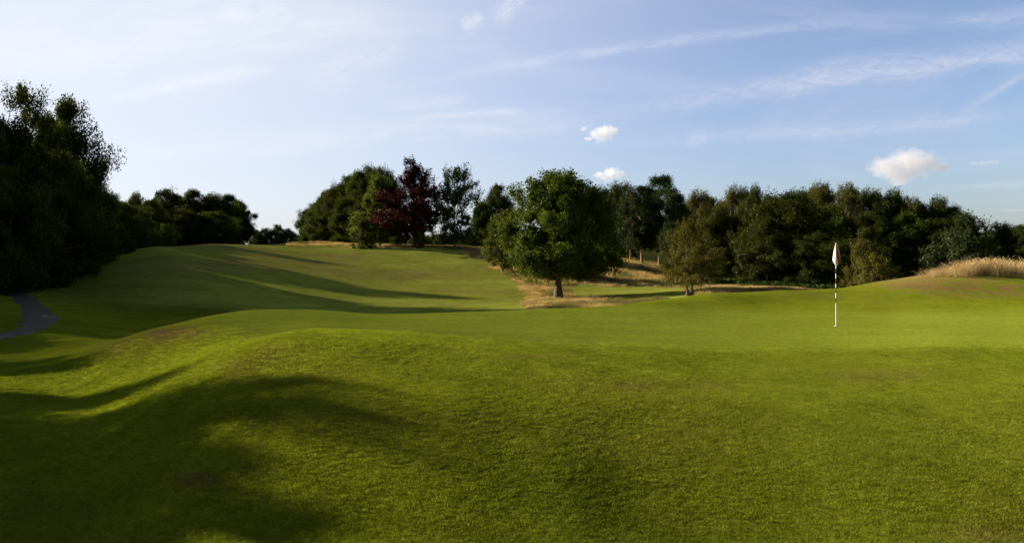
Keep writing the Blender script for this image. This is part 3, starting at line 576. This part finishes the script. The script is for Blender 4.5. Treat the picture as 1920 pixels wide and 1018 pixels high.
# ------------------------------------------------------------------ grasses (uncountable): blades standing on the ground
def blade_mesh(name, n, rad, h0, h1, w, lean, mat, seed, heads=False):
    rg = np.random.default_rng(seed); a = rg.uniform(0, 6.283, n); r = rad*np.sqrt(rg.uniform(0, 1, n)); b = np.stack([r*np.cos(a), r*np.sin(a), np.full(n, -.004)], 1)
    h = rg.uniform(h0, h1, n); d = rg.uniform(0, 6.283, n); l = h*rg.uniform(.15, lean, n); f = rg.uniform(0, 6.283, n)
    sd = np.stack([np.cos(f), np.sin(f), np.zeros(n)], 1)*w/2; mid = b+np.stack([np.cos(d)*l*.35, np.sin(d)*l*.35, h*.6], 1); tip = b+np.stack([np.cos(d)*l, np.sin(d)*l, h], 1)
    V = np.stack([b-sd, b+sd, mid+sd*.8, tip, mid-sd*.8], 1).reshape(-1, 3); q = np.arange(n)*5
    Fc = np.concatenate([np.stack([q, q+1, q+2, q+4], 1), np.stack([q+4, q+2, q+3, q+3], 1)])
    T = np.concatenate([np.stack([q, q+1, q+2], 1), np.stack([q, q+2, q+4], 1), np.stack([q+4, q+2, q+3], 1)])
    if heads:      # seed heads: a slim spindle at the top of each stalk
        u = unit(tip-mid); s2 = sd*3.2; e = tip+u*.05; m2 = tip-u*.03; g = len(V)+np.arange(n)*4
        V = np.vstack([V, np.stack([m2-u*.03, m2+s2, e, m2-s2], 1).reshape(-1, 3)]); T = np.vstack([T, np.stack([g, g+1, g+2], 1), np.stack([g, g+2, g+3], 1)])
    return mesh_from(name, V, T, [mat])
def blade_mat(name, gain, trans):
    m, N, o = mat_new(name); at = N.node('ShaderNodeAttribute', attribute_name='tint', attribute_type='INSTANCER'); oi = N.node('ShaderNodeObjectInfo')
    k = N.ramp(oi.outputs['Random'], 0, 1, .72*gain, 1.28*gain); c = N.mix(1.0, at.outputs['Color'], N.comb(k, k, k), 'MULTIPLY')
    di = N.node('ShaderNodeBsdfDiffuse'); N.l.new(c, di.inputs['Color']); tr = N.node('ShaderNodeBsdfTranslucent'); N.l.new(N.mix(1.0, c, (1.15, 1.1, .7, 1), 'MULTIPLY'), tr.inputs['Color'])
    mx = N.node('ShaderNodeMixShader'); mx.inputs[0].default_value = trans; N.l.new(di.outputs[0], mx.inputs[1]); N.l.new(tr.outputs[0], mx.inputs[2]); N.l.new(mx.outputs[0], o.inputs[0]); return m
M_BLADE = blade_mat('grass_blade', 1.25, .35); M_STALK = blade_mat('straw_stalk', 1.15, .3)
def scatter(name, P, scale, tint, tufts, seed, kindname='grass'):
    rg = np.random.default_rng(seed); me = bpy.data.meshes.new(name); me.vertices.add(len(P)); me.vertices.foreach_set('co', np.asarray(P, np.float32).ravel())
    me.attributes.new('scl', 'FLOAT_VECTOR', 'POINT').data.foreach_set('vector', np.asarray(scale, np.float32).ravel())
    rot = np.zeros((len(P), 3), np.float32); rot[:, 2] = rg.uniform(0, 6.283, len(P)); me.attributes.new('rot', 'FLOAT_VECTOR', 'POINT').data.foreach_set('vector', rot.ravel())
    me.attributes.new('tint', 'FLOAT_COLOR', 'POINT').data.foreach_set('color', np.concatenate([tint, np.ones((len(P), 1))], 1).astype(np.float32).ravel())
    o = link(name, me); col = bpy.data.collections.new(name+'_tufts')
    for t in tufts: col.objects.link(bpy.data.objects.new('tuft', t))
    ng = bpy.data.node_groups.new(name, 'GeometryNodeTree'); ng.interface.new_socket('Geometry', in_out='INPUT', socket_type='NodeSocketGeometry'); ng.interface.new_socket('Geometry', in_out='OUTPUT', socket_type='NodeSocketGeometry')
    gi = ng.nodes.new('NodeGroupInput'); go = ng.nodes.new('NodeGroupOutput'); ip = ng.nodes.new('GeometryNodeInstanceOnPoints'); ci = ng.nodes.new('GeometryNodeCollectionInfo')
    ci.inputs['Collection'].default_value = col; ci.inputs['Separate Children'].default_value = True; ci.inputs['Reset Children'].default_value = True; ip.inputs['Pick Instance'].default_value = True
    def attr(nm):
        a = ng.nodes.new('GeometryNodeInputNamedAttribute'); a.data_type = 'FLOAT_VECTOR'; a.inputs['Name'].default_value = nm; return a.outputs['Attribute']
    L = ng.links; L.new(gi.outputs[0], ip.inputs['Points']); L.new(ci.outputs[0], ip.inputs['Instance']); L.new(attr('scl'), ip.inputs['Scale'])
    er = ng.nodes.new('FunctionNodeEulerToRotation'); L.new(attr('rot'), er.inputs[0]); L.new(er.outputs[0], ip.inputs['Rotation']); L.new(ip.outputs[0], go.inputs[0])
    md = o.modifiers.new('tufts', 'NODES'); md.node_group = ng; tag(o, kind='stuff'); return o
rg = np.random.default_rng(5)
# mown rough: dense short blades, fewer but wider tufts as it recedes
n = 150000; Yr = 5.6*np.exp(rg.uniform(0, 1, n)*math.log(18.5/5.6)); px = rg.uniform(-60, 1980, n); x = world_at(px, Yr); z = ground(x, Yr)
zz_ = zones(x, Yr, z); keep = rg.uniform(0, 1, n) < (1-zz_[4])*(1-.65*ss(13, 18, Yr)); x, y, z, Yr = x[keep], Yr[keep], z[keep], Yr[keep]
gc = ground_color(x, y, z); lush = fbm(x*2.3, y*2.3, 3, 41)
sc = (Yr/9.2)[:, None]*np.array([1, 1, 1])*rg.uniform(.8, 1.25, (len(x), 1)); sc[:, 2] = rg.uniform(.5, .85, len(x))*(.6+.8*lush)*(1+.6*ss(1500, 1900, HX+F*x/y)*ss(9, 7, y)); sc[:, 2] *= 1-.35*ss(9, 14, Yr)
gc = gc*(rg.uniform(.75, 1.25, (len(x), 1)))+rg.uniform(0, 1, (len(x), 1))**6*np.array([.10,.09,.03])
tufts = [blade_mesh('tuft', 36, .065, .010, .026, .0038, .9, M_BLADE, s) for s in (1, 2, 3, 4)]
tag(scatter('mown_grass', np.stack([x, y, z], 1), sc, gc, tufts, 3), 'short bright green mown grass on the foreground slope', 'grass')
n = 9000; Yr = 6.3*np.exp(rg.uniform(0, 1, n)*math.log(15/6.3)); px = rg.uniform(-60, 1980, n); x = world_at(px, Yr); z = ground(x, Yr)
q = zones(x, Yr, z); dn = ss(.60, .72, fbm(x*1.3, Yr*1.3, 3, 101))+.9*ss(1500, 1850, px)*ss(8.6, 7.2, Yr)*ss(.40, .6, fbm(x*2.5, Yr*2.5, 2, 103))
keep = rg.uniform(0, 1, n) < dn*.35*(1-q[4]); x, y, z = x[keep], Yr[keep], z[keep]; t = rg.uniform(0, 1, (len(x), 1))
tint = ground_color(x, y, z)*(.55+.35*t); sc = np.ones((len(x), 3))*rg.uniform(.6, 1.3, (len(x), 1))
coarse = [blade_mesh('coarse_tuft', 22, .05, .018, .042, .005, 1.5, M_BLADE, s) for s in (31, 32, 33)]
tag(scatter('coarse_grass', np.stack([x, y, z], 1), sc, tint, coarse, 9), 'darker coarse tufts scattered through the near mown grass', 'grass')
# tall straw-coloured fescue on the right mound
n = 26000; Yr = rg.uniform(26.5, 43, n); px = rg.uniform(1600, 2500, n); x = world_at(px, Yr); z = ground(x, Yr); q = zones(x, Yr, z)
dens = q[7]*ss(29.3, 31.2, Yr+2.0*(q[9]*2)-1.6*ss(1850, 1960, px))*ss(1710, 1860, px+q[9]*60)*(.12+1.0*ss(.42, .62, fbm(x*.9, Yr*.9, 2, 77)))
keep = rg.uniform(0, 1, n) < dens; x, y, z = x[keep], Yr[keep], z[keep]; px = px[keep]
t = rg.uniform(0, 1, (len(x), 1)); tint = lin(.42,.32,.17)*t+lin(.24,.165,.08)*(1-t); sc = np.ones((len(x), 3))*rg.uniform(.7, 1.15, (len(x), 1)); sc[:, 2] *= (.38+.45*ss(1740, 1880, px))*(.35+1.25*fbm(x*1.1, y*1.1, 3, 55))
tall = [blade_mesh('tall_tuft', 22, .13, .22, .78, .006, .6, M_STALK, s, True) for s in (11, 12, 13)]
tag(scatter('fescue_grass', np.stack([x, y, z], 1), sc, tint, tall, 4), 'tall straw-coloured grass with seed heads on the right mound', 'grass')
# straw rough on the bank and along the crest
n = 60000; Yr = 40*np.exp(rg.uniform(0, 1, n)*math.log(130/40)); px = rg.uniform(540, 1560, n); x = world_at(px, Yr); z = ground(x, Yr); q = zones(x, Yr, z)
keep = rg.uniform(0, 1, n) < q[3]*.9; x, y, z = x[keep], Yr[keep], z[keep]; t = np.clip(.45+(fbm(x*.6, y*.35, 3, 91)-.5)*4.0+rg.normal(size=len(x))*.2, 0, 1)[:, None]
tint = C_STRAW*1.05*(1-t)+lin(.125,.115,.040)*t; sc = np.ones((len(x), 3))*(y/55)[:, None]*rg.uniform(.7, 1.3, (len(x), 1)); sc[:, 2] = rg.uniform(.25, .65, len(x))*(.6+.8*fbm(x*.5, y*.5, 2, 5))
wide = [blade_mesh('straw_tuft', 26, .22, .25, .55, .013, .6, M_STALK, s) for s in (21, 22, 23)]
tag(scatter('straw_grass', np.stack([x, y, z], 1), sc, tint, wide, 6), 'pale straw-coloured rough grass on the bank behind the big tree', 'grass')
# brambles at the foot of the right wood
n = 2600; Yr = rg.uniform(60, 84, n); px = rg.uniform(1310, 1570, n); x = world_at(px, Yr); z = ground(x, Yr)
keep = (Yr > 62+rg.uniform(0, 6, n)+12*ss(1400, 1320, px)); x, y, z = x[keep], Yr[keep], z[keep]
def clump_mesh(seed):
    g = np.random.default_rng(seed); n = 160; c = unit(g.normal(size=(n, 3)))*np.array([.5, .5, .42])*g.uniform(.5, 1, (n, 1)); c[:, 2] = np.abs(c[:, 2]); a = unit(g.normal(size=(n, 3))); b = unit(np.cross(a, g.normal(size=(n, 3))))
    s = .10*g.uniform(.6, 1.3, (n, 1)); return mesh_from('bramble', np.stack([c-a*s, c+b*s*.6, c+a*s, c-b*s*.6], 1).reshape(-1, 3), np.arange(n*4).reshape(-1, 4), [M_BRAM])
M_BRAM = blade_mat('bramble_leaf', 1.0, .3); t = rg.uniform(0, 1, (len(x), 1)); tint = lin(.045,.075,.016)*t+lin(.025,.04,.010)*(1-t); sc = np.ones((len(x), 3))*rg.uniform(.6, 1.5, (len(x), 1))
tag(scatter('undergrowth', np.stack([x, y, z], 1), sc, tint, [clump_mesh(s) for s in (1, 2, 3)], 8), 'green brambles at the foot of the right wood', 'undergrowth')

# ------------------------------------------------------------------ the flagstick
def flat_mat(name, c, rough=.5, trans=0.0):
    m, N, o = mat_new(name); tcx = N.node('ShaderNodeTexCoord'); a = N.noise(tcx.outputs['Object'], 30.0, 4.0, .6)
    b = N.node('ShaderNodeBsdfPrincipled'); b.inputs['Roughness'].default_value = rough; N.l.new(N.mix(N.ramp(a, .3, .8, 0, .25), c+(1,), tuple(v*.75 for v in c)+(1,)), b.inputs['Base Color'])
    if trans:
        t = N.node('ShaderNodeBsdfTranslucent'); t.inputs['Color'].default_value = c+(1,); mx = N.node('ShaderNodeMixShader'); mx.inputs[0].default_value = trans
        N.l.new(b.outputs[0], mx.inputs[1]); N.l.new(t.outputs[0], mx.inputs[2]); N.l.new(mx.outputs[0], o.inputs[0])
    else: N.l.new(b.outputs[0], o.inputs[0])
    return m
M_WHITE = flat_mat('stick_white', (.80,.78,.74), .35); M_BLACK = flat_mat('stick_black', (.02,.02,.02), .4); M_CLOTH = flat_mat('flag_cloth', (.82,.80,.78), .8, .25); M_RED = flat_mat('flag_border', (.30,.035,.03), .8, .2)
fx, fy = world_at(1567.3, 19.1), 19.1; fz = gz1(fx, fy)
fs = link('flagstick', None); fs.location = (fx, fy, fz); tag(fs, 'black and white banded golf flagstick with a limp white flag on the green', 'flagstick')
ch = [0, .585, .655, .72, .775, .83, .885, .945, 1.005, 1.065, 1.125, 1.56]      # paint changes, in units of 1 m (bottom up) after scaling
zt = [(875-q)/807*2.13 for q in (875, 655, 605, 555, 505, 465, 415, 370, 320, 150)]; zt[0] = -.02; zt[-1] = 2.11
TV, TF, MI, o_ = [], [], [], 0
for i in range(len(zt)-1):
    v_, f_ = tube([(0, 0, zt[i]), (0, 0, zt[i+1])], [.009, .009], 12); TV.append(v_); TF.append(f_+o_); MI += [i % 2]*len(f_); o_ += len(v_)
v_, f_ = tube([(0, 0, 2.11), (0, 0, 2.118), (0, 0, 2.125)], [.009, .008, .001], 12); TV.append(v_); TF.append(f_+o_); MI += [0]*len(f_)
pole = link('pole', mesh_from('pole', np.vstack(TV), np.vstack(TF), [M_WHITE, M_BLACK], True, MI), fs)
# limp cloth: hangs from its top corner down the stick in deep folds
NU, NV = 40, 36; U, Vv = np.meshgrid(np.linspace(0, 1, NU), np.linspace(0, 1, NV), indexing='ij')
zc_ = 2.115-(.575*Vv*(1-.06*U)+.02*U); prof_w = np.interp(Vv, [0,.12,.35,.6,.76,.86,.94,1], [.012,.03,.058,.082,.098,.080,.045,.016])
ang = U*3.6*math.pi+Vv*1.1; rad = prof_w*(.45+.55*np.abs(np.sin(U*2.2*math.pi+.4+Vv)))*(.4+.6*np.sin(np.minimum(U*4, 1)*math.pi/2))
X = np.cos(ang)*rad*1.22+.008; Yc_ = np.sin(ang)*rad*.75-.004; zc_ += .02*np.sin(ang*1.0)*Vv
Pf = np.stack([X, Yc_, zc_], -1).reshape(-1, 3); a, b = np.meshgrid(np.arange(NU-1), np.arange(NV-1), indexing='ij'); q = (a*NV+b).ravel(); mi = (a.ravel() > NU*.86).astype(int)
flag = link('flag', mesh_from('flag', Pf, np.stack([q, q+1, q+NV+1, q+NV], 1), [M_CLOTH, M_RED], True, mi), fs)
sm = flag.modifiers.new('cloth_thickness', 'SOLIDIFY'); sm.thickness = .0015
v_, f_ = tube([(0, 0, -.10), (0, 0, .004)], [.054, .054], 28); th_ = np.linspace(0, 2*math.pi, 28, endpoint=False)
link('cup', mesh_from('cup', np.vstack([v_[:28], v_[28:], np.column_stack([.048*np.cos(th_), .048*np.sin(th_), np.full(28, .004)])]), np.vstack([f_, np.stack([28+np.arange(28), 28+(np.arange(28)+1) % 28, 56+(np.arange(28)+1) % 28, 56+np.arange(28)], 1)]), [M_WHITE], True), fs)

# ------------------------------------------------------------------ small fair-weather clouds: real volumes of vapour far away
def cloud(px, py, w, h, lumps, dens, label, seed, D=6000.0, soft=1.5):
    rgc = np.random.default_rng(seed); x0 = (px-HX)/F*D; z0 = CZ-(py-HY)/F*D; S_ = D/F; Wd, Hd = w*S_, h*S_
    bpy.ops.mesh.primitive_uv_sphere_add(segments=24, ring_count=16, radius=1.0, location=(x0, D, z0)) if False else None
    th = np.linspace(0, 2*math.pi, 24, endpoint=False); ph = np.linspace(0, math.pi, 14); V = np.array([[math.sin(p)*math.cos(t), math.sin(p)*math.sin(t), math.cos(p)] for p in ph for t in th])*.5
    V = V*np.array([Wd*1.25, Wd*.8, Hd*1.5]); a, b = np.meshgrid(np.arange(13), np.arange(24), indexing='ij'); b2 = (b+1) % 24
    me = mesh_from('cloud', V, np.stack([a*24+b, (a+1)*24+b, (a+1)*24+b2, a*24+b2], -1).reshape(-1, 4))
    m, N, o = mat_new('vapour'); tcx = N.node('ShaderNodeTexCoord'); P = tcx.outputs['Object']
    dens_s = None; nz = N.noise(P, 4.2/Wd, 8.0, .62); n2 = N.noise(P, 14.0/Wd, 5.0, .6)
    for (lx, lz, r, fz_) in lumps:                    # each lump an ellipsoid of vapour, union by maximum
        mp = N.node('ShaderNodeMapping', vector_type='POINT'); N.l.new(P, mp.inputs[0]); sx = 1/(r*Wd); sz = 1/(r*Wd*fz_)
        mp.inputs['Scale'].default_value = (sx, sx*1.1, sz); mp.inputs['Location'].default_value = (-lx*Wd*sx, 0, -lz*Hd*sz)
        ln = N.node('ShaderNodeVectorMath', operation='LENGTH'); N.l.new(mp.outputs[0], ln.inputs[0]); s = N.m('SUBTRACT', 1.0, ln.outputs['Value'])
        dens_s = s if dens_s is None else N.m('MAXIMUM', dens_s, s)
    f = N.m('ADD', N.m('ADD', dens_s, N.m('MULTIPLY', N.m('SUBTRACT', nz, .5), 2.1)), N.m('MULTIPLY', N.m('SUBTRACT', n2, .5), 1.0))
    d = N.m('MULTIPLY', N.ramp(f, .02, .02+.45*soft), dens*.62)
    pv = N.node('ShaderNodeVolumePrincipled'); pv.inputs['Color'].default_value = (.86,.84,.85,1); pv.inputs['Anisotropy'].default_value = .3; N.l.new(d, pv.inputs['Density']); N.l.new(pv.outputs[0], o.inputs['Volume'])
    me.materials.append(m); ob = link('cloud', me); ob.location = (x0, D, z0); tag(ob, label, 'cloud', 'small white clouds', 'thing'); return ob
cloud(1702, 311, 168, 50, [(-.30,-.02,.16,.9),(-.14,.10,.20,.9),(.03,.16,.22,.85),(.10,.02,.24,.75),(-.05,-.22,.20,.8),(-.20,-.12,.18,.7),(.34,-.05,.15,.4)], .011, 'largest white cloud, high over the right end of the wood', 1)
cloud(1128, 250, 76, 36, [(.06,.0,.32,.7),(-.12,.02,.22,.8),(.2,.08,.22,.8),(-.42,.22,.12,.6),(-.35,-.3,.16,.35)], .016, 'upper of the two small white clouds above the pines', 2)
cloud(1142, 327, 70, 32, [(.04,.05,.30,.65),(-.25,-.02,.22,.5),(.26,-.03,.22,.5),(0,-.15,.3,.4)], .016, 'lower small white cloud just above the wood near the big tree', 3)
cloud(1842, 306, 74, 16, [(-.1,0,.30,.22),(.2,.05,.26,.2)], .0045, 'thin grey cloud shred right of the largest cloud', 4)
cloud(1895, 395, 66, 12, [(0,0,.32,.18),(.25,.05,.2,.18)], .003, 'faint grey cloud shred low at the right edge', 5)

# working sources used only by the tree builder leave nothing behind
for m_ in list(bpy.data.meshes):
    if m_.users == 0: bpy.data.meshes.remove(m_)
